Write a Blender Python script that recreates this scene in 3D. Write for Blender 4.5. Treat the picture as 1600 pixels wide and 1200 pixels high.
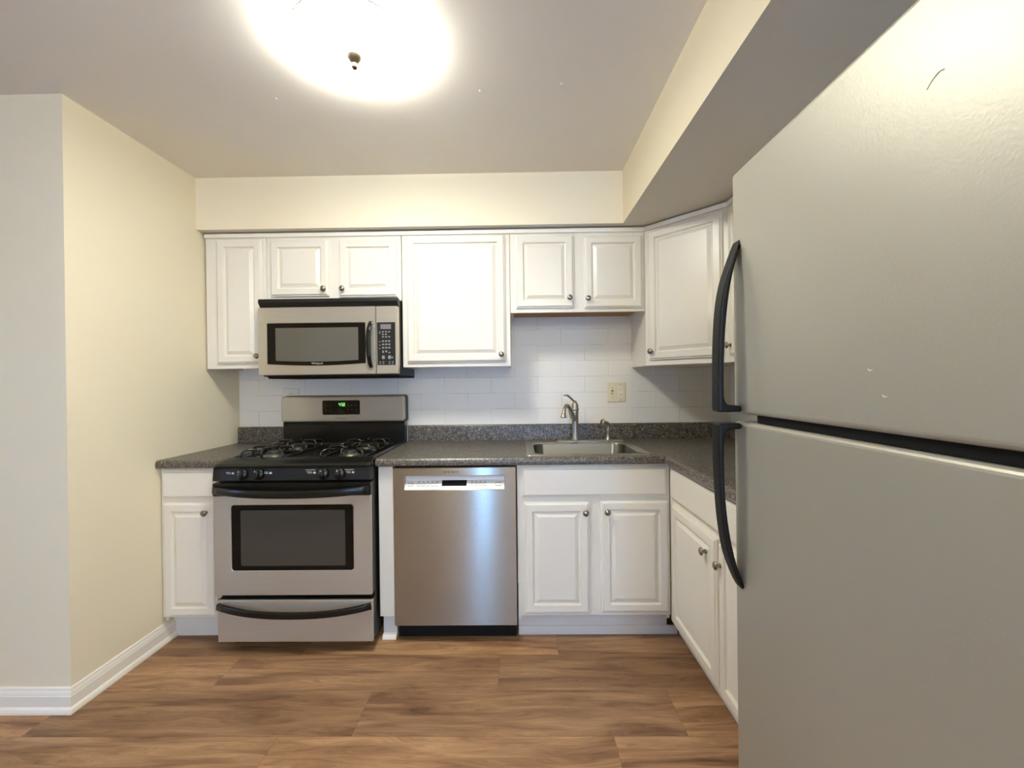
import bpy, bmesh, math, random
from mathutils import Vector, Matrix

# ------------------------------------------------------------------ scene, camera, light
for o in list(bpy.data.objects):
    bpy.data.objects.remove(o)
SC = bpy.context.scene
COL = SC.collection
PI = math.pi

SC.view_settings.view_transform = 'Standard'
SC.view_settings.look = 'None'
SC.view_settings.gamma = 1.0
SC.view_settings.exposure = 0.76
SC.view_settings.use_curve_mapping = False
SC.cycles.max_bounces = 10
SC.cycles.diffuse_bounces = 6
SC.cycles.glossy_bounces = 5
SC.cycles.sample_clamp_indirect = 6.0
SC.cycles.use_denoising = True

cam_d = bpy.data.cameras.new('camera')
cam = bpy.data.objects.new('camera', cam_d)
COL.objects.link(cam)
cam_d.sensor_fit = 'HORIZONTAL'
cam_d.sensor_width = 36.0
cam_d.lens = 665.06 / 1600 * 36.0
cam_d.clip_start = 0.02
_p, _y, _r = -0.0033, -0.0126, 0.0118
_f = Vector((math.sin(_y) * math.cos(_p), math.cos(_y) * math.cos(_p), math.sin(_p)))
_rt = Vector((math.cos(_y), -math.sin(_y), 0))
_up = _rt.cross(_f)
_c, _s = math.cos(_r), math.sin(_r)
_right, _upv = _c * _rt - _s * _up, _c * _up + _s * _rt
cam.matrix_world = Matrix(((_right.x, _upv.x, -_f.x, 0.0349),
                           (_right.y, _upv.y, -_f.y, -2.718),
                           (_right.z, _upv.z, -_f.z, 1.2812),
                           (0, 0, 0, 1)))
SC.camera = cam

world = bpy.data.worlds.new('world')
SC.world = world
world.use_nodes = True
_bg = world.node_tree.nodes['Background']
_bg.inputs[0].default_value = (0.22, 0.49, 0.98, 1)
_bg.inputs[1].default_value = 34.0

LAMP = Vector((-0.50, -1.29, 2.43))
LAMP_EMIT = 43.0            # emission of the frosted bowl
LAMP_COL = (1.0, 0.992, 0.885)
BULB_W = 26.0
REAR_FILL_W = 36.0          # unseen fill lamp added behind the camera to brighten the kitchen


def point_light(name, loc, watts, radius, color=(1, 0.9, 0.75)):
    d = bpy.data.lights.new(name, 'POINT')
    d.energy = watts
    d.shadow_soft_size = radius
    d.color = color
    o = bpy.data.objects.new(name, d)
    o.location = loc
    COL.objects.link(o)
    return o


# ------------------------------------------------------------------ materials
def srgb(r, g, b):
    def f(c):
        c /= 255.0
        return c / 12.92 if c <= 0.04045 else ((c + 0.055) / 1.055) ** 2.4
    return (f(r), f(g), f(b), 1.0)


class NT:
    def __init__(self, name):
        self.m = bpy.data.materials.new(name)
        self.m.use_nodes = True
        self.t = self.m.node_tree
        self.b = self.t.nodes['Principled BSDF']

    def n(self, kind, **kw):
        x = self.t.nodes.new(kind)
        for k, v in kw.items():
            setattr(x, k, v)
        return x

    def l(self, a, b):
        self.t.links.new(a, b)

    def set(self, **kw):
        for k, v in kw.items():
            self.b.inputs[k.replace('_', ' ')].default_value = v

    def coord(self, scale=(1, 1, 1), which='Object'):
        tc = self.n('ShaderNodeTexCoord')
        mp = self.n('ShaderNodeMapping')
        mp.inputs['Scale'].default_value = scale
        self.l(tc.outputs[which], mp.inputs[0])
        return mp.outputs[0]

    def noise(self, vec, scale, detail=3, rough=0.5):
        x = self.n('ShaderNodeTexNoise')
        x.inputs['Scale'].default_value = scale
        x.inputs['Detail'].default_value = detail
        x.inputs['Roughness'].default_value = rough
        self.l(vec, x.inputs['Vector'])
        return x.outputs['Fac']

    def ramp(self, fac, stops, interp='LINEAR'):
        x = self.n('ShaderNodeValToRGB')
        x.color_ramp.interpolation = interp
        el = x.color_ramp.elements
        while len(el) < len(stops):
            el.new(0.5)
        for e, (p, c) in zip(el, stops):
            e.position = p
            e.color = c if len(c) == 4 else (*c, 1)
        self.l(fac, x.inputs[0])
        return x.outputs[0]

    def math(self, op, a, b=None):
        x = self.n('ShaderNodeMath', operation=op)
        for i, v in enumerate((a, b)):
            if v is None:
                continue
            if isinstance(v, (int, float)):
                x.inputs[i].default_value = v
            else:
                self.l(v, x.inputs[i])
        return x.outputs[0]

    def mix(self, fac, a, b, mode='MIX'):
        x = self.n('ShaderNodeMix', data_type='RGBA', blend_type=mode)
        for i, v in ((0, fac), (6, a), (7, b)):
            if isinstance(v, (int, float)):
                x.inputs[i].default_value = v
            elif isinstance(v, tuple):
                x.inputs[i].default_value = v
            else:
                self.l(v, x.inputs[i])
        return x.outputs[2]

    def bump(self, h, strength, dist=0.001):
        x = self.n('ShaderNodeBump')
        x.inputs['Strength'].default_value = strength
        x.inputs['Distance'].default_value = dist
        self.l(h, x.inputs['Height'])
        self.l(x.outputs[0], self.b.inputs['Normal'])


def plain(name, col, rough=0.5, metal=0.0, spec=0.5, bump=None, coat=0.0):
    t = NT(name)
    t.set(Base_Color=col, Roughness=rough, Metallic=metal)
    t.b.inputs['Specular IOR Level'].default_value = spec
    t.b.inputs['Coat Weight'].default_value = coat
    if bump:
        t.bump(t.noise(t.coord(), bump[0], 3), bump[1], bump[2])
    return t.m


def steel(name, col, rough, aniso=0.85, rot=0.25, streak=(3, 3, 400), amount=0.06, metal=0.75):
    t = NT(name)
    v = t.coord(streak)
    n = t.noise(v, 1.0, 4, 0.6)
    lo = tuple(c * (1 - amount) for c in col[:3]) + (1,)
    hi = tuple(min(1, c * (1 + amount)) for c in col[:3]) + (1,)
    t.l(t.ramp(n, [(0.3, lo), (0.7, hi)]), t.b.inputs['Base Color'])
    t.set(Metallic=metal, Roughness=rough)
    t.b.inputs['Anisotropic'].default_value = aniso
    t.b.inputs['Anisotropic Rotation'].default_value = rot
    tg = t.n('ShaderNodeTangent', direction_type='UV_MAP')
    tg.uv_map = 'UVMap'
    t.l(tg.outputs[0], t.b.inputs['Tangent'])
    return t.m


def emit(name, col, strength):
    t = NT(name)
    t.set(Base_Color=(0.8, 0.8, 0.8, 1), Roughness=0.3)
    t.b.inputs['Emission Color'].default_value = (*col[:3], 1)
    t.b.inputs['Emission Strength'].default_value = strength
    return t.m


def m_floor():
    t = NT('vinyl_plank')
    sep = t.n('ShaderNodeSeparateXYZ')
    t.l(t.coord(), sep.inputs[0])
    x, y = sep.outputs[0], sep.outputs[1]
    W, Lp = 0.2315, 1.221
    rowf = t.math('DIVIDE', t.math('SUBTRACT', -0.718 + 3 * W, y), W)        # row 3 begins at y=-0.718
    row = t.math('FLOOR', rowf)
    fy = t.math('FRACT', rowf)
    # joint position of every row, as a share of a plank length
    joints = {0: 0.55, 1: 0.9, 2: 0.215, 3: -0.06, 4: -0.585, 5: -0.853, 6: -0.25, 7: 0.42, 8: 0.08}
    n = 24
    stops = []
    rnd = random.Random(4)
    for k in range(n):
        j = joints.get(k, rnd.uniform(0, Lp))
        s = (j / Lp) % 1.0
        stops.append((k / n + 0.001 if k else 0.0, (s, s, s, 1)))
    off = t.ramp(t.math('DIVIDE', t.math('ADD', row, 0.5), float(n)), stops, 'CONSTANT')
    u = t.math('SUBTRACT', t.math('DIVIDE', x, Lp), off)
    col_i = t.math('FLOOR', u)
    fx = t.math('FRACT', u)
    idv = t.n('ShaderNodeCombineXYZ')
    t.l(col_i, idv.inputs[0]); t.l(row, idv.inputs[1])
    wn = t.n('ShaderNodeTexWhiteNoise', noise_dimensions='3D')
    t.l(idv.outputs[0], wn.inputs['Vector'])
    rndv = wn.outputs['Value']
    # wood grain stretched along x, shifted plank by plank
    gv = t.n('ShaderNodeCombineXYZ')
    t.l(t.math('ADD', t.math('MULTIPLY', x, 1.0), t.math('MULTIPLY', rndv, 37.0)), gv.inputs[0])
    t.l(t.math('ADD', t.math('MULTIPLY', y, 9.0), t.math('MULTIPLY', rndv, 11.0)), gv.inputs[1])
    warp = t.n('ShaderNodeTexNoise')
    warp.inputs['Scale'].default_value = 1.6
    warp.inputs['Detail'].default_value = 2
    t.l(gv.outputs[0], warp.inputs['Vector'])
    wv = t.n('ShaderNodeVectorMath', operation='MULTIPLY_ADD')
    t.l(warp.outputs['Color'], wv.inputs[0])
    wv.inputs[1].default_value = (0.5, 1.1, 0)
    t.l(gv.outputs[0], wv.inputs[2])
    g1 = t.noise(wv.outputs[0], 1.9, 5, 0.62)
    gm = t.n('ShaderNodeMapping'); gm.inputs['Scale'].default_value = (2.6, 10.0, 1)
    t.l(wv.outputs[0], gm.inputs[0])
    g2 = t.noise(gm.outputs[0], 2.4, 6, 0.7)
    c1 = t.ramp(g1, [(0.27, srgb(92, 64, 44)), (0.40, srgb(132, 98, 70)), (0.56, srgb(166, 130, 96)), (0.74, srgb(190, 155, 118))])
    c2 = t.ramp(g2, [(0.28, (0.50, 0.48, 0.46, 1)), (0.42, (0.86, 0.85, 0.84, 1)), (0.55, (1.0, 1.0, 1.0, 1)), (0.72, (1.18, 1.17, 1.15, 1))])
    c = t.mix(1.0, c1, c2, 'MULTIPLY')
    tint = t.ramp(rndv, [(0.0, (0.72, 0.68, 0.65, 1)), (0.5, (1.0, 0.96, 0.93, 1)), (1.0, (1.2, 1.14, 1.08, 1))])
    c = t.mix(1.0, c, tint, 'MULTIPLY')
    ey = t.math('MULTIPLY', t.math('MINIMUM', fy, t.math('SUBTRACT', 1.0, fy)), W)
    ex = t.math('MULTIPLY', t.math('MINIMUM', fx, t.math('SUBTRACT', 1.0, fx)), Lp)
    seam = t.math('LESS_THAN', t.math('MINIMUM', ey, ex), 0.0009)
    c = t.mix(t.math('MULTIPLY', seam, 0.45), c, srgb(70, 48, 34))
    t.l(c, t.b.inputs['Base Color'])
    t.set(Roughness=0.46)
    t.b.inputs['Specular IOR Level'].default_value = 0.4
    t.bump(g2, 0.12, 0.001)
    return t.m


def m_tile():
    t = NT('white_subway_tile')
    tc = t.n('ShaderNodeTexCoord')
    sep = t.n('ShaderNodeSeparateXYZ')
    t.l(tc.outputs['Object'], sep.inputs[0])
    x, y, z = sep.outputs
    h = t.math('SUBTRACT', x, t.math('MULTIPLY', y, 1.0))        # runs on round the right corner
    TW, TH = 0.2985, 0.1005
    rf = t.math('DIVIDE', t.math('SUBTRACT', z, 1.0145 - 3 * TH), TH)
    row = t.math('FLOOR', rf)
    fy = t.math('FRACT', rf)
    odd = t.math('MODULO', row, 2.0)
    u = t.math('SUBTRACT', t.math('DIVIDE', t.math('ADD', h, 10 * TW - 0.769 + TW), TW), t.math('MULTIPLY', t.math('SUBTRACT', 1.0, odd), 0.5))
    fx = t.math('FRACT', u)
    ey = t.math('MULTIPLY', t.math('MINIMUM', fy, t.math('SUBTRACT', 1.0, fy)), TH)
    ex = t.math('MULTIPLY', t.math('MINIMUM', fx, t.math('SUBTRACT', 1.0, fx)), TW)
    e = t.math('MINIMUM', ex, ey)
    seam = t.math('LESS_THAN', e, 0.0011)
    wear = t.noise(t.coord((1, 1, 1)), 5.0, 2)
    fac = t.math('MULTIPLY', seam, t.ramp(wear, [(0.40, (0.10,) * 3), (0.62, (0.65,) * 3)]))
    c = t.mix(fac, srgb(238, 232, 219), srgb(158, 150, 137))
    t.l(c, t.b.inputs['Base Color'])
    t.set(Roughness=0.42)
    sm = t.n('ShaderNodeMapRange')
    sm.inputs[1].default_value = 0.0; sm.inputs[2].default_value = 0.003
    t.l(e, sm.inputs[0])
    t.bump(sm.outputs[0], 0.35, 0.0012)
    return t.m


def m_counter():
    t = NT('dark_speckled_laminate')
    v = t.coord()
    a = t.noise(v, 170, 3, 0.65)
    b = t.noise(v, 60, 2, 0.5)
    s = t.math('ADD', t.math('MULTIPLY', a, 0.8), t.math('MULTIPLY', b, 0.2))
    c = t.ramp(s, [(0.37, srgb(36, 33, 30)), (0.46, srgb(68, 63, 57)), (0.54, srgb(104, 96, 86)), (0.64, srgb(158, 147, 130))])
    t.l(c, t.b.inputs['Base Color'])
    t.set(Roughness=0.36)
    t.b.inputs['Specular IOR Level'].default_value = 0.5
    t.bump(a, 0.08, 0.0006)
    return t.m


def m_wall(name, col, rough=0.6):
    t = NT(name)
    v = t.coord()
    n = t.noise(v, 1.3, 3)
    lo = tuple(c * 0.97 for c in col[:3]) + (1,)
    t.l(t.ramp(n, [(0.3, lo), (0.7, col)]), t.b.inputs['Base Color'])
    t.set(Roughness=rough)
    t.b.inputs['Specular IOR Level'].default_value = 0.4
    t.bump(t.noise(v, 120, 3), 0.06, 0.001)
    return t.m


def m_fridge():
    t = NT('textured_silver_door')
    v = t.coord()
    n = t.noise(v, 190, 2, 0.5)
    n2 = t.noise(v, 1.2, 2, 0.5)
    t.l(t.ramp(n2, [(0.3, srgb(164, 160, 146)), (0.7, srgb(174, 170, 156))]), t.b.inputs['Base Color'])
    t.set(Metallic=0.35, Roughness=0.42)
    t.bump(n, 0.22, 0.0010)
    return t.m


def m_wood_raw():
    t = NT('raw_plywood')
    g = t.noise(t.coord((2, 30, 30)), 2.0, 4)
    t.l(t.ramp(g, [(0.3, srgb(140, 98, 52)), (0.7, srgb(176, 130, 76))]), t.b.inputs['Base Color'])
    t.set(Roughness=0.6)
    return t.m


M = {}
M['floor'] = m_floor()
M['tile'] = m_tile()
M['counter'] = m_counter()
M['wall'] = m_wall('cream_wall_paint', srgb(238, 228, 202))
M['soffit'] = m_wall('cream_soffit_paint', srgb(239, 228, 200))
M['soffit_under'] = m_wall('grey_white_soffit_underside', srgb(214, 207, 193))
M['ceiling'] = m_wall('ceiling_paint', srgb(232, 227, 218), 0.36)
M['trim'] = plain('white_trim_paint', srgb(238, 234, 224), 0.32)
M['cab'] = plain('white_cabinet_paint', srgb(230, 225, 212), 0.30, bump=(18, 0.05, 0.002))
M['toe'] = plain('grey_white_toe_paint', srgb(214, 212, 208), 0.4)
M['steel'] = steel('brushed_stainless', srgb(204, 200, 190), 0.36, metal=0.68)
M['steel_dw'] = steel('dishwasher_stainless', srgb(172, 168, 158), 0.24, 1.0, amount=0.04, streak=(2, 2, 900), metal=0.88)
M['steel_mw'] = steel('microwave_stainless', srgb(200, 194, 181), 0.36, metal=0.65)
M['steel_side'] = plain('grey_metal_edge', srgb(120, 116, 108), 0.4, 0.7)
M['sink'] = steel('sink_stainless_shaded', srgb(118, 116, 110), 0.30, 0.3, metal=0.95)  # darker copy of the rim steel, shade inside the bowl put into the colour
M['sink_rim'] = steel('sink_stainless_lit', srgb(176, 172, 163), 0.26, 0.3, metal=0.9)  # same sink steel, brightened in colour for the lit rim
M['nickel'] = plain('brushed_nickel', srgb(172, 166, 154), 0.36, 0.8)
M['knob'] = plain('satin_nickel_knob', srgb(150, 145, 136), 0.27, 1.0)
M['nickel_dk'] = plain('dark_nickel', srgb(150, 144, 134), 0.36, 0.8)
M['black'] = plain('black_enamel', (0.007, 0.007, 0.006, 1), 0.22, spec=0.4)
M['black_satin'] = plain('black_satin_plastic', (0.011, 0.0105, 0.0095, 1), 0.42, spec=0.3)
M['black_tex'] = plain('black_textured_plastic', (0.007, 0.0075, 0.007, 1), 0.5, spec=0.22, bump=(600, 0.25, 0.0006))
M['black_matte'] = plain('black_matte', (0.006, 0.006, 0.006, 1), 0.8, spec=0.2)
M['iron'] = plain('cast_iron_enamel', (0.012, 0.012, 0.011, 1), 0.18)
M['burner_cap'] = plain('burner_cap', (0.03, 0.03, 0.03, 1), 0.4)
M['burner_ring'] = plain('burner_aluminium', srgb(120, 115, 105), 0.45, 0.9)
M['glass_blk'] = plain('black_glass', (0.005, 0.005, 0.0045, 1), 0.07, spec=0.3)
M['glass_oven'] = plain('oven_window_glass', (0.055, 0.050, 0.041, 1), 0.12, spec=0.6)
M['glass_mw'] = plain('microwave_window_mesh', srgb(92, 88, 78), 0.3, spec=0.5)
M['lcd'] = plain('lcd_grey', srgb(120, 114, 118), 0.25)
M['key'] = plain('grey_key_print', srgb(135, 133, 125), 0.5)
M['print'] = plain('white_print', srgb(205, 205, 200), 0.5)
M['print_dk'] = plain('dark_print', srgb(60, 58, 54), 0.5)
M['print_dim'] = plain('dim_print', srgb(74, 70, 64), 0.5)
M['silver_plastic'] = plain('silver_white_plastic', srgb(236, 233, 224), 0.3)
M['almond'] = plain('almond_plastic', srgb(228, 217, 184), 0.35)
M['almond_lt'] = plain('ivory_plastic', srgb(240, 232, 208), 0.35)
M['white_pl'] = plain('white_plastic', srgb(228, 224, 212), 0.4)
M['raw'] = m_wood_raw()
M['fridge'] = m_fridge()
M['fridge_side'] = plain('grey_fridge_side', srgb(120, 118, 114), 0.5)
M['green'] = emit('green_led', (0.10, 0.9, 0.05), 0.55)
M['shade'] = emit('frosted_glass_lit', LAMP_COL, LAMP_EMIT)
M['brass'] = plain('antique_brass', srgb(104, 92, 74), 0.35, 1.0)
M['seam'] = plain('counter_seam', srgb(120, 114, 106), 0.5)
M['residue'] = plain('dried_adhesive', srgb(238, 233, 218), 0.5)


# ------------------------------------------------------------------ mesh helpers
class MB:
    """Collects shapes, in world coordinates, into one mesh."""
    def __init__(self):
        self.bm = bmesh.new()

    def _add(self, tmp, smooth=False):
        me = bpy.data.meshes.new('tmp')
        bmesh.ops.recalc_face_normals(tmp, faces=tmp.faces)
        for f in tmp.faces:
            f.smooth = smooth
        tmp.to_mesh(me)
        tmp.free()
        self.bm.from_mesh(me)
        bpy.data.meshes.remove(me)
        return self

    def box(self, x0, x1, y0, y1, z0, z1, bev=0.0, seg=2):
        t = bmesh.new()
        xs, ys, zs = sorted((x0, x1)), sorted((y0, y1)), sorted((z0, z1))
        bmesh.ops.create_cube(t, size=1.0)
        for v in t.verts:
            v.co = Vector((xs[0] if v.co.x < 0 else xs[1], ys[0] if v.co.y < 0 else ys[1], zs[0] if v.co.z < 0 else zs[1]))
        if bev > 0:
            bmesh.ops.bevel(t, geom=list(t.edges), offset=bev, segments=seg, profile=0.5, affect='EDGES')
        return self._add(t, False)

    def prism(self, pts, axis, a, b, bev=0.0, seg=2, smooth=False):
        """pts: polygon in the plane across the axis: 'x' -> (y,z), 'y' -> (x,z), 'z' -> (x,y)."""
        t = bmesh.new()
        def mk(p, d):
            return {'x': (d, p[0], p[1]), 'y': (p[0], d, p[1]), 'z': (p[0], p[1], d)}[axis]
        A = [t.verts.new(mk(p, a)) for p in pts]
        B = [t.verts.new(mk(p, b)) for p in pts]
        t.faces.new(A); t.faces.new(B)
        n = len(pts)
        for i in range(n):
            f = t.faces.new((A[i], A[(i + 1) % n], B[(i + 1) % n], B[i]))
        if bev > 0:
            bmesh.ops.recalc_face_normals(t, faces=t.faces)
            bmesh.ops.bevel(t, geom=[e for e in t.edges if e.calc_face_angle(0) > 0.5], offset=bev, segments=seg, profile=0.5, affect='EDGES')
        return self._add(t, smooth)

    def loops(self, loops, cap0=True, cap1=True, smooth=False, closed=True):
        t = bmesh.new()
        V = [[t.verts.new(p) for p in L] for L in loops]
        n = len(loops[0])
        for i in range(len(V) - 1):
            for j in range(n if closed else n - 1):
                k = (j + 1) % n
                t.faces.new((V[i][j], V[i][k], V[i + 1][k], V[i + 1][j]))
        if cap0: t.faces.new(V[0])
        if cap1: t.faces.new(V[-1])
        return self._add(t, smooth)

    def tube(self, path, r, n=10, cap=True, sx=1.0):
        """round tube along a path; r one radius or a list."""
        P = [Vector(p) for p in path]
        R = r if isinstance(r, (list, tuple)) else [r] * len(P)
        L = []
        ref = None
        for i, p in enumerate(P):
            d = (P[min(i + 1, len(P) - 1)] - P[max(i - 1, 0)]).normalized()
            if ref is None:
                ref = Vector((0, 0, 1)) if abs(d.z) < 0.9 else Vector((1, 0, 0))
            u = (ref - d * ref.dot(d)).normalized()
            ref = u
            w = d.cross(u)
            L.append([p + (u * math.cos(2 * PI * k / n) + w * math.sin(2 * PI * k / n) * sx) * R[i] for k in range(n)])
        return self.loops(L, cap, cap, True)

    def bar(self, path, w, h, up=(0, 0, 1), bev=0.25):
        """bar of rounded rectangular section (w across, h along up) swept along a path; w, h numbers or lists."""
        P = [Vector(p) for p in path]
        up = Vector(up)
        L = []
        for i, p in enumerate(P):
            d = (P[min(i + 1, len(P) - 1)] - P[max(i - 1, 0)]).normalized()
            u = (up - d * up.dot(d)).normalized()
            s = d.cross(u)
            ww = (w[i] if isinstance(w, (list, tuple)) else w) / 2
            hh = (h[i] if isinstance(h, (list, tuple)) else h) / 2
            b = min(ww, hh) * 2 * bev
            pts = []
            for sx, sy, a0 in ((1, 1, 0), (-1, 1, 90), (-1, -1, 180), (1, -1, 270)):
                for k in range(4):
                    a = math.radians(a0 + k * 30)
                    pts.append(p + s * (sx * (ww - b) + b * math.cos(a)) + u * (sy * (hh - b) + b * math.sin(a)))
            L.append(pts)
        return self.loops(L, True, True, True)

    def lathe(self, prof, origin, axis=(0, 0, 1), n=24, cap=True):
        """prof: (radius, height) pairs along the axis."""
        o = Vector(origin); a = Vector(axis).normalized()
        u = a.orthogonal().normalized(); w = a.cross(u)
        L = [[o + a * h + (u * math.cos(2 * PI * k / n) + w * math.sin(2 * PI * k / n)) * max(r, 1e-5) for k in range(n)] for r, h in prof]
        return self.loops(L, cap, cap, True)

    def build(self, name, mat, parent=None, autosmooth=True, uv=True):
        bm = self.bm
        off = parent_world(parent)
        if uv:
            lay = bm.loops.layers.uv.new('UVMap')
            for f in bm.faces:
                f.normal_update()
                nx, ny, nz = (abs(c) for c in f.normal)
                for lp in f.loops:
                    c = lp.vert.co
                    lp[lay].uv = (c.x, c.z) if ny >= nx and ny >= nz else ((c.y, c.z) if nx >= nz else (c.x, c.y))
        if off.length:
            bmesh.ops.translate(bm, verts=bm.verts, vec=-off)
        me = bpy.data.meshes.new(name)
        bm.to_mesh(me)
        bm.free()
        me.materials.append(mat)
        o = bpy.data.objects.new(name, me)
        COL.objects.link(o)
        if parent is not None:
            o.parent = parent
        return o


def parent_world(p):
    v = Vector((0, 0, 0))
    while p is not None:
        v += p.location
        p = p.parent
    return v


def thing(name, label, cat, loc, group=None):
    o = bpy.data.objects.new(name, None)
    o.empty_display_size = 0.05
    COL.objects.link(o)
    o.location = loc
    return tag(o, label, cat, group)


def tag(o, label, cat, group=None):
    o['label'] = label
    o['category'] = cat
    if group:
        o['group'] = group
    return o


def struct(o, label=None):
    o['kind'] = 'structure'
    if label:
        o['label'] = label
    return o


def rrect(x0, x1, z0, z1, r, n=5):
    """rounded rectangle outline, counter-clockwise."""
    pts = []
    r = min(r, (x1 - x0) / 2 - 1e-5, (z1 - z0) / 2 - 1e-5)
    for cx, cz, a0 in ((x1 - r, z1 - r, 0), (x0 + r, z1 - r, 90), (x0 + r, z0 + r, 180), (x1 - r, z0 + r, 270)):
        for k in range(n + 1):
            a = math.radians(a0 + 90 * k / n)
            pts.append((cx + r * math.cos(a), cz + r * math.sin(a)))
    return pts


def plate(mb, x0, x1, z0, z1, yback, yfront, r, bev=0.0015):
    """plate facing -y with rounded corners and a softened front edge."""
    L = []
    for ins, y in ((0, yback), (0, yfront + bev), (bev * 0.3, yfront + bev * 0.3), (bev, yfront)):
        L.append([(x, y, z) for x, z in rrect(x0 + ins, x1 - ins, z0 + ins, z1 - ins, max(r - ins, 1e-4))])
    return mb.loops(L)


def ring_plate(mb, outer, inner, ro, ri, yback, yfront, bev=0.002):
    """plate facing -y with a rounded opening; outer, inner = (x0, x1, z0, z1)."""
    def lo(b, r, ins, y):
        return [(x, y, z) for x, z in rrect(b[0] + ins, b[1] - ins, b[2] + ins, b[3] - ins, r)]
    L = [lo(outer, ro, 0, yback), lo(outer, ro, 0, yfront + bev), lo(outer, ro, bev, yfront),
         lo(inner, ri, -bev, yfront), lo(inner, ri, 0, yfront + bev), lo(inner, ri, 0, yback)]
    L.append(L[0])
    return mb.loops(L, False, False)


_fontcache = {}


def text(name, s, size, loc, rot, mat, parent, align='CENTER', extrude=0.0002, xs=1.0):
    cu = bpy.data.curves.new('t', 'FONT')
    cu.body = s
    cu.size = size
    cu.align_x = align
    cu.align_y = 'CENTER'
    cu.extrude = extrude
    tmp = bpy.data.objects.new('t', cu)
    COL.objects.link(tmp)
    bpy.context.view_layer.update()
    me = bpy.data.meshes.new_from_object(tmp.evaluated_get(bpy.context.evaluated_depsgraph_get()))
    bpy.data.objects.remove(tmp)
    bpy.data.curves.remove(cu)
    me.name = name
    me.materials.clear()
    me.materials.append(mat)
    o = bpy.data.objects.new(name, me)
    COL.objects.link(o)
    o.parent = parent
    o.rotation_euler = rot
    o.scale = (xs, 1, 1)
    o.location = Vector(loc) - parent_world(parent)
    return o


FACE = (PI / 2, 0, 0)          # lettering that faces -y


# ------------------------------------------------------------------ the room
XL, XR, YN, ZC = -1.753, 1.39, -1.053, 2.445
XF, YR = -3.7, -5.6

struct(MB().box(XF, XR + 0.1, YR, 0.1, -0.05, 0.0).build('floor', M['floor']), 'brown wood-look vinyl plank floor')
cl = MB().box(XF, XR + 0.1, YR, 0.1, ZC, ZC + 0.05)
# small raised paint flecks on the ceiling
for fx, fy, fr in ((-0.10, -1.02, 0.006), (0.222, -1.05, 0.008), (-0.93, -1.0, 0.005), (0.17, -1.06, 0.004), (0.60, -0.86, 0.006)):
    cl.lathe([(fr, 0.001), (fr * 0.8, -0.0015), (0.0, -0.003)], (fx, fy, ZC), n=8)
struct(cl.build('ceiling', M['ceiling']), 'flat off-white ceiling')
struct(MB().box(XL, XR + 0.1, 0.0, 0.1, 0.0, ZC).build('wall_back', M['wall']))
struct(MB().box(XR, XR + 0.1, YR, 0.0, 0.0, ZC).build('wall_right', M['wall']))
struct(MB().prism([(XL, YN), (XL, 0.1), (XL - 0.1, 0.1), (XL - 0.1, YN + 0.1)], 'z', 0, ZC).build('wall_left', M['wall']), 'cream wall closing the kitchen on the stove side')
struct(MB().prism([(XL, YN), (XL - 0.1, YN + 0.1), (XF, YN + 0.1), (XF, YN)], 'z', 0, ZC).build('wall_hall', M['wall']), 'cream wall turning the corner away from the kitchen')

# daylight comes through a window on the far side of the next room and a narrow one behind the camera
W1 = (-3.1, -2.80, 0.60, 1.40)          # y0, y1, z0, z1 on the far wall
W2 = (-0.60, -0.46, 0.02, 2.05)         # x0, x1, z0, z1 on the rear wall
W3 = (0.45, 0.80, 0.60, 1.55)
wf_ = MB()
xa_, xb_ = XF - 0.12, XF
wf_.box(xa_, xb_, YR, W1[0], 0, ZC).box(xa_, xb_, W1[0], W1[1], 0, W1[2]).box(xa_, xb_, W1[0], W1[1], W1[3], ZC).box(xa_, xb_, W1[1], YN + 0.1, 0, ZC)
struct(wf_.build('wall_far', M['wall']))
wr = MB()
ya, yb = YR - 0.12, YR
wr.box(XF, W2[0], ya, yb, 0, ZC).box(W2[0], W2[1], ya, yb, 0, W2[2]).box(W2[0], W2[1], ya, yb, W2[3], ZC).box(W2[1], W3[0], ya, yb, 0, ZC)
wr.box(W3[0], W3[1], ya, yb, 0, W3[2]).box(W3[0], W3[1], ya, yb, W3[3], ZC).box(W3[1], XR + 0.1, ya, yb, 0, ZC)
struct(wr.build('wall_rear', M['wall']))


def frame_boxes(a, b, c, d, w=0.04):
    return ((a, a + w, c, d), (b - w, b, c, d), (a + w, b - w, c, c + w), (a + w, b - w, d - w, d))


wf = MB()
for q in frame_boxes(*W1):
    wf.box(XF - 0.08, XF + 0.015, q[0], q[1], q[2], q[3])
struct(wf.build('window_1', M['trim']))
for i, w_ in enumerate((W2, W3)):
    wf = MB()
    for q in frame_boxes(*w_, 0.02):
        wf.box(q[0], q[1], YR - 0.08, YR + 0.015, q[2], q[3])
    struct(wf.build('window_%d' % (i + 2), M['trim']))

# dropped soffit over the wall cabinets, one L-shaped box
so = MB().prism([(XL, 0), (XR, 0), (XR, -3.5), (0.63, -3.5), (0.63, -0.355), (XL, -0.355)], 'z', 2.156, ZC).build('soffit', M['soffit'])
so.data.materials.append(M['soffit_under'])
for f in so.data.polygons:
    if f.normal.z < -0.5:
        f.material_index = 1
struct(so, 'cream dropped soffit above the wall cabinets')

# tiled splash on the back and right walls
struct(MB().box(XL + 0.001, XR - 0.006, -0.006, 0.0, 0.90, 1.78).build('backsplash', M['tile']), 'white painted subway tile between worktop and wall cabinets')
struct(MB().box(XR - 0.006, XR, -1.55, 0.0, 0.90, 1.40).build('backsplash_right', M['tile']))

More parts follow.
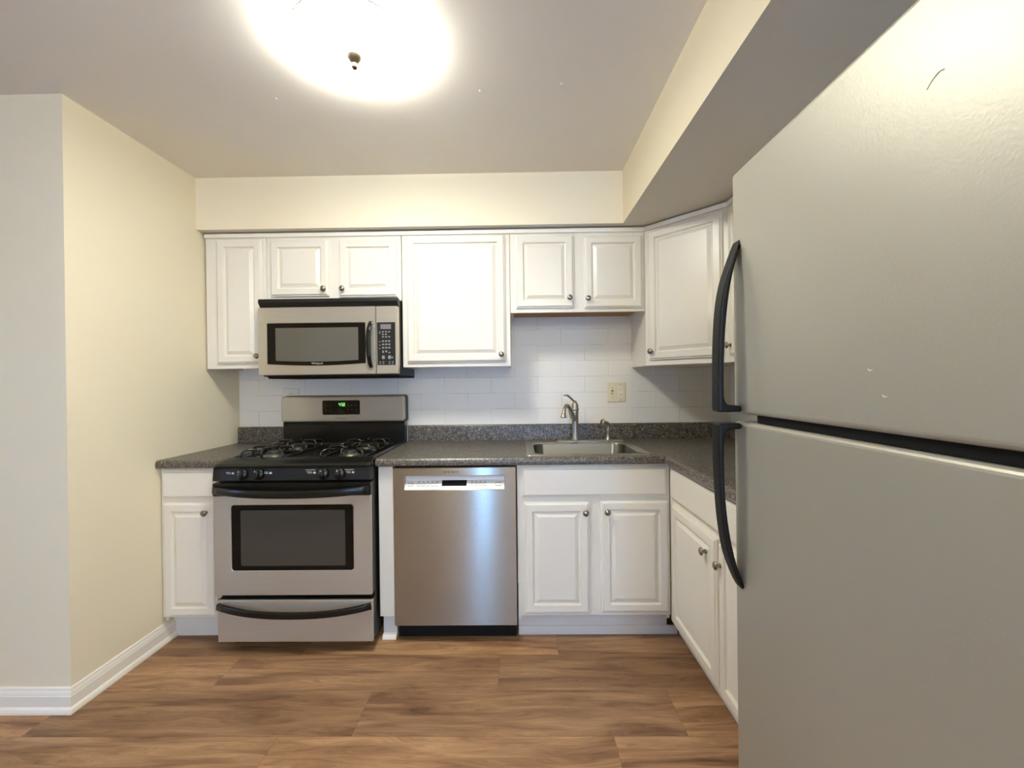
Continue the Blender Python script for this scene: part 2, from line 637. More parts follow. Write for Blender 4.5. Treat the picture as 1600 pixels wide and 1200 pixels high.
# baseboards with shoe moulding, mitred at the corner
PROF = [(0, 0), (0.026, 0), (0.0255, 0.008), (0.022, 0.017), (0.015, 0.0235), (0.0145, 0.064), (0.0125, 0.067), (0.0125, 0.071),
        (0.010, 0.078), (0.0075, 0.083), (0.0065, 0.090), (0.003, 0.094), (0, 0.094)]
bl = MB().loops([[(XL + d, YN - d, z) for d, z in PROF], [(XL + d, -0.552, z) for d, z in PROF]])
struct(bl.build('baseboard_left', M['trim']), 'white moulded baseboard along the cream side wall')
bh = MB().loops([[(XL + d, YN - d, z) for d, z in PROF], [(XF, YN - d, z) for d, z in PROF]])
struct(bh.build('baseboard_hall', M['trim']), 'white moulded baseboard round the wall corner')


# ------------------------------------------------------------------ cabinets
def door_mesh(mb, w, h, frame=0.043, thick=0.019, slab=False):
    """raised panel door: x 0..w, z 0..h, back at y=0, front at y=-thick."""
    t = thick
    if slab:
        steps = [(0, 0), (0, t * 0.55), (0.003, t * 0.62), (0.007, t * 0.66), (0.010, t * 0.95), (0.013, t)]
    else:
        f = frame
        steps = [(0, 0), (0, t * 0.55), (0.002, t * 0.62), (0.006, t * 0.66), (0.009, t * 0.93), (0.012, t),
                 (f - 0.002, t), (f, t - 0.002), (f + 0.002, t - 0.0085), (f + 0.006, t - 0.0105), (f + 0.009, t - 0.0105),
                 (f + 0.027, t - 0.001), (f + 0.0275, t - 0.0005)]
    L = [[(i, -y, i), (w - i, -y, i), (w - i, -y, h - i), (i, -y, h - i)] for i, y in steps]
    return mb.loops(L)


KNOB = None


def knob_mesh():
    global KNOB
    if KNOB is None:
        mb = MB()
        mb.lathe([(0.009, 0), (0.009, 0.002), (0.0062, 0.005), (0.0058, 0.011), (0.008, 0.014), (0.0145, 0.0165), (0.0155, 0.019),
                  (0.0150, 0.0215), (0.0120, 0.0245), (0.0070, 0.0262), (0.0, 0.0268)], (0, 0, 0), (0, -1, 0), 20)
        o = mb.build('knob', M['knob'])
        KNOB = o.data
        bpy.data.objects.remove(o)
    return KNOB


def knob(parent, loc):
    o = bpy.data.objects.new('knob', knob_mesh())
    COL.objects.link(o)
    o.parent = parent
    o.location = loc
    return o


def door(parent, name, x0, x1, z0, z1, y, kn=None, slab=False, frame=0.043):
    """door in the parent's own frame: spans x0..x1, z0..z1 with its back at y."""
    mb = MB()
    door_mesh(mb, x1 - x0, z1 - z0, frame, 0.019, slab)
    o = mb.build(name, M['cab'])
    o.parent = parent
    o.location = (x0, y, z0)
    if kn:
        knob(o, (kn[0] - x0, -0.019, kn[1] - z0))
    return o


YU = -0.301        # face of the upper cabinets


def upper(label, x0, x1, z0, doors, z1=2.150, bottom='cab', group='white wall cabinets'):
    t = thing('wall_cabinet', label, 'cabinet', (x0, 0, z0), group)
    mb = MB()
    yb = -0.0075
    mb.box(x0, x0 + 0.016, YU + 0.018, yb, z0, z1)
    mb.box(x1 - 0.016, x1, YU + 0.018, yb, z0, z1)
    mb.box(x0 + 0.016, x1 - 0.016, YU + 0.018, yb, z1 - 0.016, z1)
    mb.box(x0 + 0.016, x1 - 0.016, yb - 0.006, yb, z0 + 0.03, z1 - 0.016)
    mb.box(x0, x1, YU, YU + 0.018, z0, z1, 0.0012, 1)
    mb.build('body', M['cab'], t)
    MB().box(x0 + 0.016, x1 - 0.016, YU + 0.018, yb - 0.006, z0 + 0.018, z0 + 0.03).build('bottom_panel', M['raw'] if bottom == 'raw' else M['cab'], t)
    for (a, b, c, d, kx, kz) in doors:
        door(t, 'door', a - x0, b - x0, c - z0, d - z0, YU, (kx - x0, kz - z0))
    return t


upper('narrow tall white wall cabinet between the side wall and the microwave', -1.740, -1.390, 1.379,
      [(-1.672, -1.410, 1.408, 2.113, -1.434, 1.448)])
upper('short white two-door wall cabinet directly above the microwave', -1.388, -0.618, 1.756,
      [(-1.362, -1.029, 1.786, 2.106, -1.052, 1.824), (-0.970, -0.640, 1.778, 2.102, -0.946, 1.823)])
upper('wide tall single-door white wall cabinet to the right of the microwave', -0.614, -0.001, 1.375,
      [(-0.588, -0.028, 1.400, 2.118, -0.053, 1.441)])
upper('short white two-door wall cabinet above the sink with bare wood underside', 0.001, 0.761, 1.676,
      [(0.033, 0.360, 1.700, 2.110, 0.334, 1.754), (0.418, 0.745, 1.695, 2.103, 0.437, 1.748)], bottom='raw')

# diagonal corner cabinet
XA, YA, XB, YB = 0.763, -0.303, 1.072, -0.628
t = thing('wall_cabinet', 'diagonal corner white wall cabinet with one tall door', 'cabinet', (XA, YA, 1.368), 'white wall cabinets')
mb = MB()
mb.prism([(XA, -0.0075), (XR - 0.0075, -0.0075), (XR - 0.0075, YB), (XB, YB), (XA, YA)], 'z', 1.368, 2.150)
mb.build('body', M['cab'], t)
dv = Vector((XB - XA, YB - YA, 0))
ang = math.atan2(dv.y, dv.x)
dl = dv.length
d = door(t, 'door', 0, dl - 0.05, 0, 0.715, 0, (0.022, 0.047))
d.rotation_euler = (0, 0, ang)
un = dv.normalized()
nn = Vector((un.y, -un.x, 0))
d.location = un * 0.024 + nn * 0.0005 + Vector((0, 0, 0.030))

# wall cabinet on the right wall, its front faces -x
t = thing('wall_cabinet', 'white wall cabinet on the right wall, mostly behind the fridge', 'cabinet', (XB, YB - 0.001, 1.368), 'white wall cabinets')
MB().box(XB, XR - 0.0075, -1.54, YB - 0.001, 1.368, 2.150, 0.001, 1).build('body', M['cab'], t)
for k, (ya_, yb_) in enumerate(((0.022, 0.435), (0.475, 0.890))):
    d = door(t, 'door', 0, yb_ - ya_, 0, 0.715, 0, (0.025 if k == 0 else 0.39, 0.05))
    d.rotation_euler = (0, 0, -PI / 2)
    d.location = (0, -ya_, 0.03)

# thin moulding that closes the gap under the soffit
tm = MB()
y0 = YU
tm.box(XL + 0.012, XA, y0 - 0.012, y0, 2.124, 2.149, 0.004, 2)
p0, p1 = Vector((XA, YA, 0)), Vector((XB, YB, 0))
q = [p0, p1, p1 + nn * 0.012, p0 + nn * 0.012]
tm.prism([(v.x, v.y) for v in q], 'z', 2.124, 2.149, 0.003, 2)
tm.box(XB - 0.012, XB, -1.54, YB, 2.124, 2.149, 0.004, 2)
struct(tm.build('trim_1', M['trim']), 'thin white moulding along the tops of the wall cabinets')

YB_ = -0.614       # face of the base cabinets
CT0, CT1 = 0.878, 0.916


def base_body(x0, x1, parent, toe_mat):
    mb = MB()
    mb.box(x0, x0 + 0.016, YB_ + 0.018, -0.002, 0.102, CT0 - 0.001)
    mb.box(x1 - 0.016, x1, YB_ + 0.018, -0.002, 0.102, CT0 - 0.001)
    mb.box(x0 + 0.016, x1 - 0.016, YB_ + 0.018, -0.002, 0.127, 0.143)
    mb.box(x0 + 0.016, x1 - 0.016, -0.008, -0.002, 0.143, CT0 - 0.02)
    mb.box(x0, x1, YB_, YB_ + 0.018, 0.127, CT0 - 0.001, 0.001, 1)
    mb.build('body', M['cab'], parent)
    MB().box(x0, x1, -0.552, -0.53, 0.0, 0.102).build('toe_kick', toe_mat, parent)


t = thing('base_cabinet', 'narrow white base cabinet in the corner left of the stove', 'cabinet', (-1.745, 0, 0), 'white base cabinets')
base_body(-1.751, -1.432, t, M['toe'])
door(t, 'drawer', -1.738 + 1.745, -1.470 + 1.745, 0.726, 0.864, YB_, None, True)
door(t, 'door', -1.735 + 1.745, -1.470 + 1.745, 0.138, 0.703, YB_, (-1.513 + 1.745, 0.656))

t = thing('base_cabinet', 'white two-door base cabinet under the sink', 'cabinet', (0.027, 0, 0), 'white base cabinets')
base_body(0.027, 0.778, t, M['toe'])
door(t, 'drawer', 0.050 - 0.027, 0.763 - 0.027, 0.718, 0.862, YB_, None, True)['label'] = 'wide false drawer front without a knob'
door(t, 'door', 0.059 - 0.027, 0.379 - 0.027, 0.144, 0.690, YB_, (0.361 - 0.027, 0.642))
door(t, 'door', 0.435 - 0.027, 0.767 - 0.027, 0.147, 0.695, YB_, (0.466 - 0.027, 0.645))
# a low strip of moulding along its toe kick
MB().box(0.027, 0.83, -0.562, -0.552, 0.0, 0.045, 0.003, 2).build('shoe_moulding', M['toe'], t)

XD = 0.780         # face of the base cabinets on the right wall
t = thing('base_cabinet', 'long white base cabinet running along the right wall to the fridge', 'cabinet', (XD, -0.640, 0), 'white base cabinets')
MB().box(XD, XR - 0.002, -1.600, -0.6145, 0.102, CT0 - 0.001, 0.001, 1).build('body', M['cab'], t)
MB().box(XD + 0.06, XD + 0.08, -1.600, -0.553, 0.0, 0.102).build('toe_kick', M['toe'], t)


def rdoor(name, ya_, yb_, za, zb, kn=None, slab=False):
    d = door(t, name, 0, ya_ - yb_, 0, zb - za, 0, kn, slab)
    d.rotation_euler = (0, 0, -PI / 2)
    d.location = (0, ya_ + 0.640, za)
    return d


rdoor('drawer', -0.662, -1.570, 0.718, 0.858, None, True)
rdoor('door', -0.675, -1.128, 0.132, 0.690, (0.453 - 0.075, 0.690 - 0.132 - 0.075))
rdoor('door', -1.150, -1.585, 0.132, 0.690, (0.022, 0.690 - 0.132 - 0.080))

# filler between the stove and the dishwasher
t = thing('filler_panel', 'narrow white upright panel between the stove and the dishwasher', 'panel', (-0.622, 0, 0))
MB().box(-0.660, -0.588, YB_ - 0.001, -0.02, 0.127, CT0 - 0.001, 0.001, 1).build('panel', M['cab'], t)
MB().box(-0.656, -0.588, -0.575, -0.02, 0.0, 0.127).build('toe_kick', M['toe'], t)
MB().prism([(-0.575, 0), (-0.597, 0), (-0.596, 0.012), (-0.589, 0.022), (-0.575, 0.026)], 'x', -0.656, -0.588).build('shoe_moulding', M['trim'], t)


# ------------------------------------------------------------------ worktops
def nosing(y_back, y_front):
    """rounded front edge profile in (y, z)."""
    return [(y_back, CT0), (y_front + 0.006, CT0), (y_front + 0.001, CT0 + 0.005), (y_front, CT0 + 0.016), (y_front + 0.002, CT0 + 0.028),
            (y_front + 0.008, CT1 - 0.002), (y_front + 0.018, CT1), (y_back, CT1)]


def lip(mb, x0, x1):
    mb.prism([(-0.0065, CT1), (-0.026, CT1), (-0.026, 1.009), (-0.022, 1.0155), (-0.016, 1.017), (-0.0065, 1.017)], 'x', x0, x1)


YC = -0.648
t = thing('countertop', 'short dark speckled countertop in the corner left of the stove', 'countertop', (XL, 0, CT0), 'dark speckled countertops')
MB().prism(nosing(-0.0065, YC), 'x', XL + 0.001, -1.434).build('slab', M['counter'], t)
mb = MB(); lip(mb, XL + 0.001, -1.434); mb.build('splash_lip', M['counter'], t)

t = thing('countertop', 'long L-shaped dark speckled countertop holding the sink', 'countertop', (-0.664, 0, CT0), 'dark speckled countertops')
XC = 0.745
SX0, SX1, SY0, SY1 = 0.105, 0.665, -0.580, -0.180
mb = MB()
NB = -0.615
pr = nosing(NB, YC)
mb.loops([[(-0.664, y, z) for y, z in pr], [(XC - (YC - y), y, z) for y, z in pr]])
pr2 = [(XC + (y - YC), z) for y, z in nosing(NB, YC)]
mb.loops([[(x, YC + (x - XC), z) for x, z in pr2], [(x, -1.625, z) for x, z in pr2]])
XI = XC + (NB - YC)
mb.box(-0.664, SX0, NB, -0.0065, CT0, CT1)
mb.box(SX0, SX1, NB, SY0, CT0, CT1)
mb.box(SX0, SX1, SY1, -0.0065, CT0, CT1)
mb.box(SX1, XI, NB, -0.0065, CT0, CT1)
mb.box(XI, XR - 0.0065, -1.625, -0.0065, CT0, CT1)
mb.build('slab', M['counter'], t)
mb = MB()
lip(mb, -0.664, XR - 0.0065)
mb.box(XR - 0.026, XR - 0.0065, -1.625, -0.026, CT1, 1.017, 0.002)
mb.build('splash_lip', M['counter'], t)
a, b = Vector((XC + 0.010, YC + 0.010)), Vector((XR - 0.03, -0.03))
n2 = (b - a).normalized(); n2 = Vector((-n2.y, n2.x)) * 0.0011
MB().prism([tuple(a + n2), tuple(b + n2), tuple(b - n2), tuple(a - n2)], 'z', CT1 - 0.001, CT1 + 0.0003).build('mitre_joint', M['seam'], t)

# ------------------------------------------------------------------ sink
t = thing('sink', 'stainless steel single-bowl drop-in sink set in the dark countertop', 'sink', (0.387, -0.35, CT1))
mb = MB()


def sl(x0, x1, y0, y1, z, r):
    return [(x, y, z) for x, y in rrect(x0, x1, y0, y1, r, 6)]


RX0, RX1, RY0, RY1 = 0.074, 0.700, -0.607, -0.075
BX0, BX1, BY0, BY1 = 0.118, 0.652, -0.572, -0.190
mb.loops([sl(RX0, RX1, RY0, RY1, CT1 + 0.0003, 0.02), sl(RX0 + 0.001, RX1 - 0.001, RY0 + 0.001, RY1 - 0.001, CT1 + 0.003, 0.02),
          sl(RX0 + 0.006, RX1 - 0.006, RY0 + 0.006, RY1 - 0.006, CT1 + 0.006, 0.018),
          sl(RX0 + 0.013, RX1 - 0.013, RY0 + 0.013, RY1 - 0.013, CT1 + 0.0045, 0.016),
          sl(RX0 + 0.018, RX1 - 0.018, RY0 + 0.018, RY1 - 0.018, CT1 + 0.003, 0.016),
          sl(BX0, BX1, BY0, BY1, CT1 + 0.003, 0.06), sl(BX0 + 0.004, BX1 - 0.004, BY0 + 0.004, BY1 - 0.004, CT1 + 0.0005, 0.06)], False, False, True)
mb.build('rim', M['sink_rim'], t)
mb = MB()
mb.loops([sl(BX0 + 0.004, BX1 - 0.004, BY0 + 0.004, BY1 - 0.004, CT1 + 0.0005, 0.06),
          sl(BX0 + 0.007, BX1 - 0.007, BY0 + 0.007, BY1 - 0.007, CT1 - 0.008, 0.06),
          sl(BX0 + 0.018, BX1 - 0.018, BY0 + 0.018, BY1 - 0.018, CT1 - 0.15, 0.055),
          sl(BX0 + 0.030, BX1 - 0.030, BY0 + 0.030, BY1 - 0.030, CT1 - 0.172, 0.05),
          sl(BX0 + 0.055, BX1 - 0.055, BY0 + 0.055, BY1 - 0.055, CT1 - 0.18, 0.04)], False, True, True)
mb.build('bowl', M['sink'], t)
MB().lathe([(0.05, 0), (0.052, 0.002), (0.045, 0.003), (0.03, 0.001), (0.0, 0.0005)], (0.385, -0.38, CT1 - 0.18)).build('drain', M['nickel'], t)

# ------------------------------------------------------------------ faucet and sprayer
FZ = CT1 + 0.0035
FX, FY = 0.385, -0.118
t = thing('faucet', 'brushed nickel single-lever faucet on the back deck of the sink', 'faucet', (FX, FY, FZ))
mb = MB()
mb.loops([sl(0.272, 0.676, -0.148, -0.092, FZ, 0.02), sl(0.272, 0.676, -0.148, -0.092, FZ + 0.004, 0.02), sl(0.277, 0.671, -0.143, -0.097, FZ + 0.007, 0.018)])
mb.build('deck_plate', M['nickel'], t)
z0 = FZ + 0.007
MB().lathe([(0.026, 0), (0.026, 0.003), (0.0215, 0.010), (0.0195, 0.018), (0.0195, 1.083 - z0), (0.0205, 1.086 - z0), (0.0205, 1.089 - z0), (0.0185, 1.0905 - z0),
            (0.0185, 1.092 - z0), (0.0215, 1.094 - z0), (0.0215, 1.099 - z0), (0.0195, 1.101 - z0), (0.0195, 1.108 - z0), (0.0235, 1.110 - z0),
            (0.0235, 1.116 - z0), (0.0205, 1.120 - z0), (0.0210, 1.134 - z0), (0.0185, 1.146 - z0), (0.0130, 1.154 - z0),
            (0.0105, 1.156 - z0), (0.0105, 1.163 - z0), (0.0070, 1.167 - z0), (0.0, 1.168 - z0)], (FX, FY, z0), n=24).build('column', M['nickel'], t)


def bez(pts, n=16):
    out = []
    m = len(pts) - 1
    for i in range(n + 1):
        s = i / n
        out.append(sum((Vector(p) * (math.comb(m, k) * (1 - s) ** (m - k) * s ** k) for k, p in enumerate(pts)), Vector((0, 0, 0))))
    return out


def catmull(pts, n=8):
    P = [Vector(p) for p in pts]
    P = [P[0] * 2 - P[1]] + P + [P[-1] * 2 - P[-2]]
    out = []
    for i in range(1, len(P) - 2):
        for k in range(n):
            s = k / n
            a, b, c, d = P[i - 1:i + 3]
            out.append(0.5 * ((2 * b) + (c - a) * s + (2 * a - 5 * b + 4 * c - d) * s * s + (3 * b - a - 3 * c + d) * s ** 3))
    out.append(P[-2])
    return out


sp = catmull([(FX - 0.008, FY - 0.012, 1.050), (0.362, -0.145, 1.073), (0.347, -0.170, 1.118), (0.330, -0.200, 1.141), (0.314, -0.228, 1.136),
              (0.303, -0.250, 1.108), (0.300, -0.258, 1.083)], 6)
rr = [0.0135 - 0.003 * min(1, i / 20) for i in range(len(sp))]
mb = MB().tube(sp, rr, 14)
mb.lathe([(0.0115, 0.018), (0.0125, 0.010), (0.0150, 0.002), (0.0185, -0.004), (0.0185, -0.008), (0.015, -0.009), (0.012, -0.006)], (0.2995, -0.259, 1.083), (0.08, 0.12, 1))
mb.build('spout', M['nickel'], t)
lv = catmull([(FX, FY - 0.002, 1.158), (0.368, -0.134, 1.172), (0.348, -0.155, 1.190), (0.328, -0.176, 1.202), (0.309, -0.196, 1.200)], 5)
MB().bar(lv, [0.011, 0.011, 0.011, 0.012, 0.012, 0.012, 0.012, 0.012, 0.013, 0.013, 0.014, 0.014, 0.015, 0.016, 0.017, 0.018, 0.018, 0.018, 0.017, 0.015, 0.010],
         [0.010] * 6 + [0.009] * 8 + [0.008] * 4 + [0.007, 0.006, 0.005], bev=0.45).build('lever', M['nickel'], t)

t = thing('sink_sprayer', 'brushed nickel side sprayer beside the faucet', 'sprayer', (0.583, -0.122, FZ + 0.007))
z0 = FZ + 0.0075
MB().lathe([(0.019, 0), (0.019, 0.003), (0.0135, 0.008), (0.0125, 0.014), (0.0105, 0.018), (0.0100, 0.052), (0.0130, 0.055), (0.0130, 0.060), (0.0100, 0.062), (0.0, 0.0625)],
           (0.583, -0.122, z0)).build('base', M['nickel'], t)
hp = catmull([(0.583, -0.122, z0 + 0.060), (0.586, -0.122, z0 + 0.078), (0.584, -0.126, z0 + 0.094), (0.572, -0.136, z0 + 0.103), (0.556, -0.148, z0 + 0.108)], 5)
mb = MB().tube(hp, [0.0105] * 8 + [0.0118] * 6 + [0.0110] * (len(hp) - 14), 12)
mb.build('handle', M['nickel'], t)
mb = MB().tube([(0.558, -0.146, z0 + 0.107), (0.548, -0.153, z0 + 0.110), (0.541, -0.158, z0 + 0.111)], [0.010, 0.0165, 0.0165], 14)
mb.bar([(0.553, -0.150, z0 + 0.118), (0.549, -0.155, z0 + 0.130)], 0.012, 0.005, (1, 0, 0))
mb.build('spray_head', M['nickel_dk'], t)

# ------------------------------------------------------------------ wall outlets
t = thing('wall_outlet', 'almond two-gang plate with switch and outlet on the tile right of the faucet', 'outlet', (0.662, -0.006, 1.212))
mb = MB(); plate(mb, 0.604, 0.721, 1.151, 1.2735, -0.0062, -0.0115, 0.004, 0.003); mb.build('cover_plate', M['almond'], t)
mb = MB(); plate(mb, 0.631, 0.643, 1.200, 1.226, -0.011, -0.0125, 0.001, 0.0005)
mb.build('switch_slot', M['print_dk'], t)
MB().bar([(0.637, -0.0115, 1.214), (0.637, -0.024, 1.207)], 0.008, 0.011, bev=0.2).build('toggle', M['almond'], t)
mb = MB(); plate(mb, 0.672, 0.704, 1.179, 1.247, -0.011, -0.0130, 0.008, 0.0008); mb.build('receptacle', M['almond_lt'], t)
for zc in (1.196, 1.230):
    mb = MB()
    mb.box(0.6805, 0.6825, -0.0135, -0.0128, zc - 0.001, zc + 0.008).box(0.6925, 0.6950, -0.0135, -0.0128, zc - 0.001, zc + 0.008)
    mb.lathe([(0.0028, 0), (0.0, 0.0004)], (0.688, -0.0130, zc - 0.007), (0, -1, 0), 8)
    mb.build('socket', M['print_dk'], t)
for sx, sz in ((0.637, 1.242), (0.637, 1.182), (0.688, 1.2625), (0.688, 1.162)):
    MB().lathe([(0.0032, 0), (0.0028, 0.0008), (0.0, 0.001)], (sx, -0.0113, sz), (0, -1, 0), 10).build('screw', M['nickel_dk'], t)

t = thing('wall_outlet', 'off-white outlet plate half hidden behind the top of the stove', 'outlet', (-1.417, -0.006, 1.20))
mb = MB(); plate(mb, -1.470, -1.364, 1.140, 1.262, -0.0062, -0.0115, 0.004, 0.003); mb.build('cover_plate', M['white_pl'], t)
mb = MB(); plate(mb, -1.437, -1.397, 1.165, 1.237, -0.011, -0.0130, 0.008, 0.0008); mb.build('receptacle', M['white_pl'], t)
for zc in (1.184, 1.222):
    mb = MB()
    mb.box(-1.4245, -1.4225, -0.0135, -0.0128, zc - 0.001, zc + 0.008).box(-1.4125, -1.4100, -0.0135, -0.0128, zc - 0.001, zc + 0.008)
    mb.build('socket', M['print_dk'], t)

# ------------------------------------------------------------------ gas range
X0, X1 = -1.429, -0.668
t = thing('gas_range', 'stainless steel and black gas range with four burners and a wide oven', 'stove', (-1.048, -0.35, 0))
mb = MB()
mb.box(X0 + 0.004, X1 - 0.004, -0.652, -0.028, 0.045, 0.892)
mb.build('body', M['black_satin'], t)
mb = MB()
for fx in (X0 + 0.05, X1 - 0.05):
    for fy in (-0.60, -0.08):
        MB().lathe([(0.016, 0), (0.016, 0.012), (0.008, 0.014), (0.008, 0.047)], (fx, fy, 0), n=12).build('foot', M['black_matte'], t)


def cl_loop(z, ins, fr, bk, r):
    return [(x, y, z) for x, y in rrect(X0 + ins, X1 - ins, -0.706 + fr, -0.030 - bk, r, 6)]


mb = MB()
mb.loops([cl_loop(0.8925, 0, 0, 0, 0.022), cl_loop(0.898, 0, 0, 0, 0.024), cl_loop(0.907, 0.003, 0.010, 0, 0.03), cl_loop(0.918, 0.008, 0.040, 0, 0.035),
          cl_loop(0.925, 0.016, 0.072, 0, 0.035), cl_loop(0.9255, 0.022, 0.080, 0.004, 0.035), cl_loop(0.923, 0.030, 0.088, 0.07, 0.035),
          cl_loop(0.912, 0.036, 0.098, 0.075, 0.035), cl_loop(0.911, 0.06, 0.13, 0.09, 0.03)])
ck = mb.build('cooktop', M['black'], t)
for f in ck.data.polygons:
    f.use_smooth = False
MB().prism([(-0.655, 0.890), (-0.698, 0.890), (-0.706, 0.826), (-0.655, 0.826)], 'x', X0 + 0.001, X1 - 0.001, 0.004, 2).build('control_panel', M['black_satin'], t)
for kx in (-1.280, -1.202, -0.892, -0.814):
    mb = MB()
    mb.lathe([(0.027, 0), (0.027, 0.004), (0.025, 0.012), (0.021, 0.016), (0.0, 0.0175)], (kx, -0.702, 0.858), (0, -1, 0.08), 24)
    mb.bar([(kx - 0.004, -0.722, 0.880), (kx + 0.004, -0.722, 0.836)], 0.014, 0.018, (0, -1, 0), 0.35)
    k = mb.build('burner_knob', M['black'], t)
    MB().box(kx - 0.0055, kx - 0.0030, -0.7325, -0.728, 0.872, 0.880).build('pointer', M['print'], k)
for bx, w in ((-1.343, 0.020), (-1.163, 0.022), (-0.952, 0.022), (-0.766, 0.020)):
    cap = MB()
    cap.box(bx - w, bx + w * 0.1, -0.7035, -0.7020, 0.8665, 0.8685)
    cap.box(bx - w * 0.8, bx + w * 0.2, -0.7038, -0.7023, 0.8605, 0.8625)
    cap.box(bx + w * 0.45, bx + w * 0.95, -0.7037, -0.7022, 0.8590, 0.8675)
    if bx > -1.0:
        cap.box(bx - w * 1.3, bx + w * 0.9, -0.7030, -0.7015, 0.8750, 0.8770)
    cap.build('burner_marking', M['print'], t)

# oven door
mb = MB()
mb.box(X0 + 0.002, X1 - 0.002, -0.690, -0.655, 0.278, 0.816, 0.003)
od = mb.build('oven_door', M['black_satin'], t)
mb = MB()
ring_plate(mb, (X0 + 0.001, X1 - 0.001, 0.278, 0.754), (-1.342, -0.755, 0.396, 0.710), 0.004, 0.014, -0.690, -0.7025, 0.0025)
mb.build('steel_skin', M['steel'], od)
mb = MB(); plate(mb, X0 + 0.001, X1 - 0.001, 0.754, 0.815, -0.690, -0.7035, 0.004); mb.build('black_band', M['black'], od)
mb = MB(); plate(mb, -1.344, -0.753, 0.394, 0.712, -0.690, -0.6990, 0.014, 0.001); mb.build('window_border', M['glass_blk'], od)
mb = MB(); plate(mb, -1.298, -0.795, 0.418, 0.684, -0.690, -0.6994, 0.006, 0.0002); mb.build('window', M['glass_oven'], od)


def bow(xa, xb, z_end, dip, y_end, out, n=24):
    pts = []
    for i in range(n + 1):
        s = i / n
        c = 1 - (2 * s - 1) ** 2
        c2 = 1 - abs(2 * s - 1) ** 3
        pts.append((xa + (xb - xa) * s, y_end - out * c2, z_end - dip * c))
    return pts


mb = MB().bar(bow(X0 + 0.012, X1 - 0.006, 0.784, 0.014, -0.708, 0.040), 0.020, 0.036, (0, 0, 1), 0.3)
mb.build('handle', M['black'], od)

# storage drawer
mb = MB()
mb.box(X0 + 0.010, X1 - 0.002, -0.688, -0.652, 0.054, 0.254, 0.002)
dr = mb.build('storage_drawer', M['black_satin'], t)
mb = MB(); plate(mb, X0 + 0.016, X1 + 0.001, 0.054, 0.2535, -0.688, -0.7025, 0.004, 0.004); mb.build('steel_skin', M['steel'], dr)
MB().bar(bow(X0 + 0.022, X1 - 0.004, 0.228, 0.026, -0.708, 0.036), 0.018, 0.031, (0, 0, 1), 0.3).build('handle', M['black'], dr)

# back guard with the clock
mb = MB()
mb.box(X0 + 0.002, X1 - 0.0, -0.085, -0.028, 0.900, 1.050, 0.003)
mb.prism([(-0.083, 1.032), (-0.094, 1.036), (-0.094, 1.042), (-0.083, 1.046)], 'x', X0 + 0.01, X1 - 0.008)
mb.build('back_guard', M['black'], t)
mb = MB(); plate(mb, X0 - 0.001, X1 + 0.007, 1.046, 1.213, -0.022, -0.066, 0.016, 0.003); mb.build('back_housing', M['black_satin'], t)
mb = MB(); plate(mb, X0 - 0.003, X1 + 0.004, 1.051, 1.2095, -0.066, -0.101, 0.018, 0.010); bg = mb.build('control_fascia', M['steel'], t)
mb = MB(); plate(mb, -1.172, -0.939, 1.095, 1.184, -0.100, -0.1025, 0.008, 0.001); dp = mb.build('clock_panel', M['glass_blk'], bg)
# green digits 4:50
SEG = {'4': 'fgbc', '5': 'afgcd', '0': 'abcdef'}
mb = MB()


def digit(ch, x, z, w, h, th):
    y0_, y1_ = -0.1025, -0.1032
    hz = h / 2
    R_ = {'a': (x, x + w, z + h - th, z + h), 'g': (x, x + w, z + hz - th / 2, z + hz + th / 2), 'd': (x, x + w, z, z + th),
          'f': (x, x + th, z + hz, z + h), 'b': (x + w - th, x + w, z + hz, z + h), 'e': (x, x + th, z, z + hz), 'c': (x + w - th, x + w, z, z + hz)}
    for s in SEG[ch]:
        q = R_[s]
        mb.box(q[0], q[1], y0_, y1_, q[2], q[3])


digit('4', -1.070, 1.148, 0.0095, 0.020, 0.0026)
digit('5', -1.0535, 1.148, 0.0095, 0.020, 0.0026)
digit('0', -1.0415, 1.148, 0.0095, 0.020, 0.0026)
for zz in (1.154, 1.161):
    mb.box(-1.0580, -1.0560, -0.1025, -0.1032, zz, zz + 0.002)
tag_o = mb.build('clock_digits', M['green'], bg)
for gx in (-1.146, -1.122, -1.012, -0.990, -0.966):
    for gz in (1.154, 1.124):
        MB().lathe([(0.0055, 0), (0.0, 0.0004)], (gx, -0.1025, gz), (0, -1, 0), 10).build('touch_key', M['print_dim'], bg)
for gz, gw in ((1.128, 0.018), (1.118, 0.034), (1.106, 0.040)):
    MB().box(-1.075, -1.075 + gw, -0.1025, -0.1029, gz, gz + 0.0018).build('printed_line', M['print_dim'], bg)
text('logo', 'FRIGIDAIRE', 0.0095, (-1.055, -0.1012, 1.073), FACE, M['print_dim'], bg, xs=1.45)

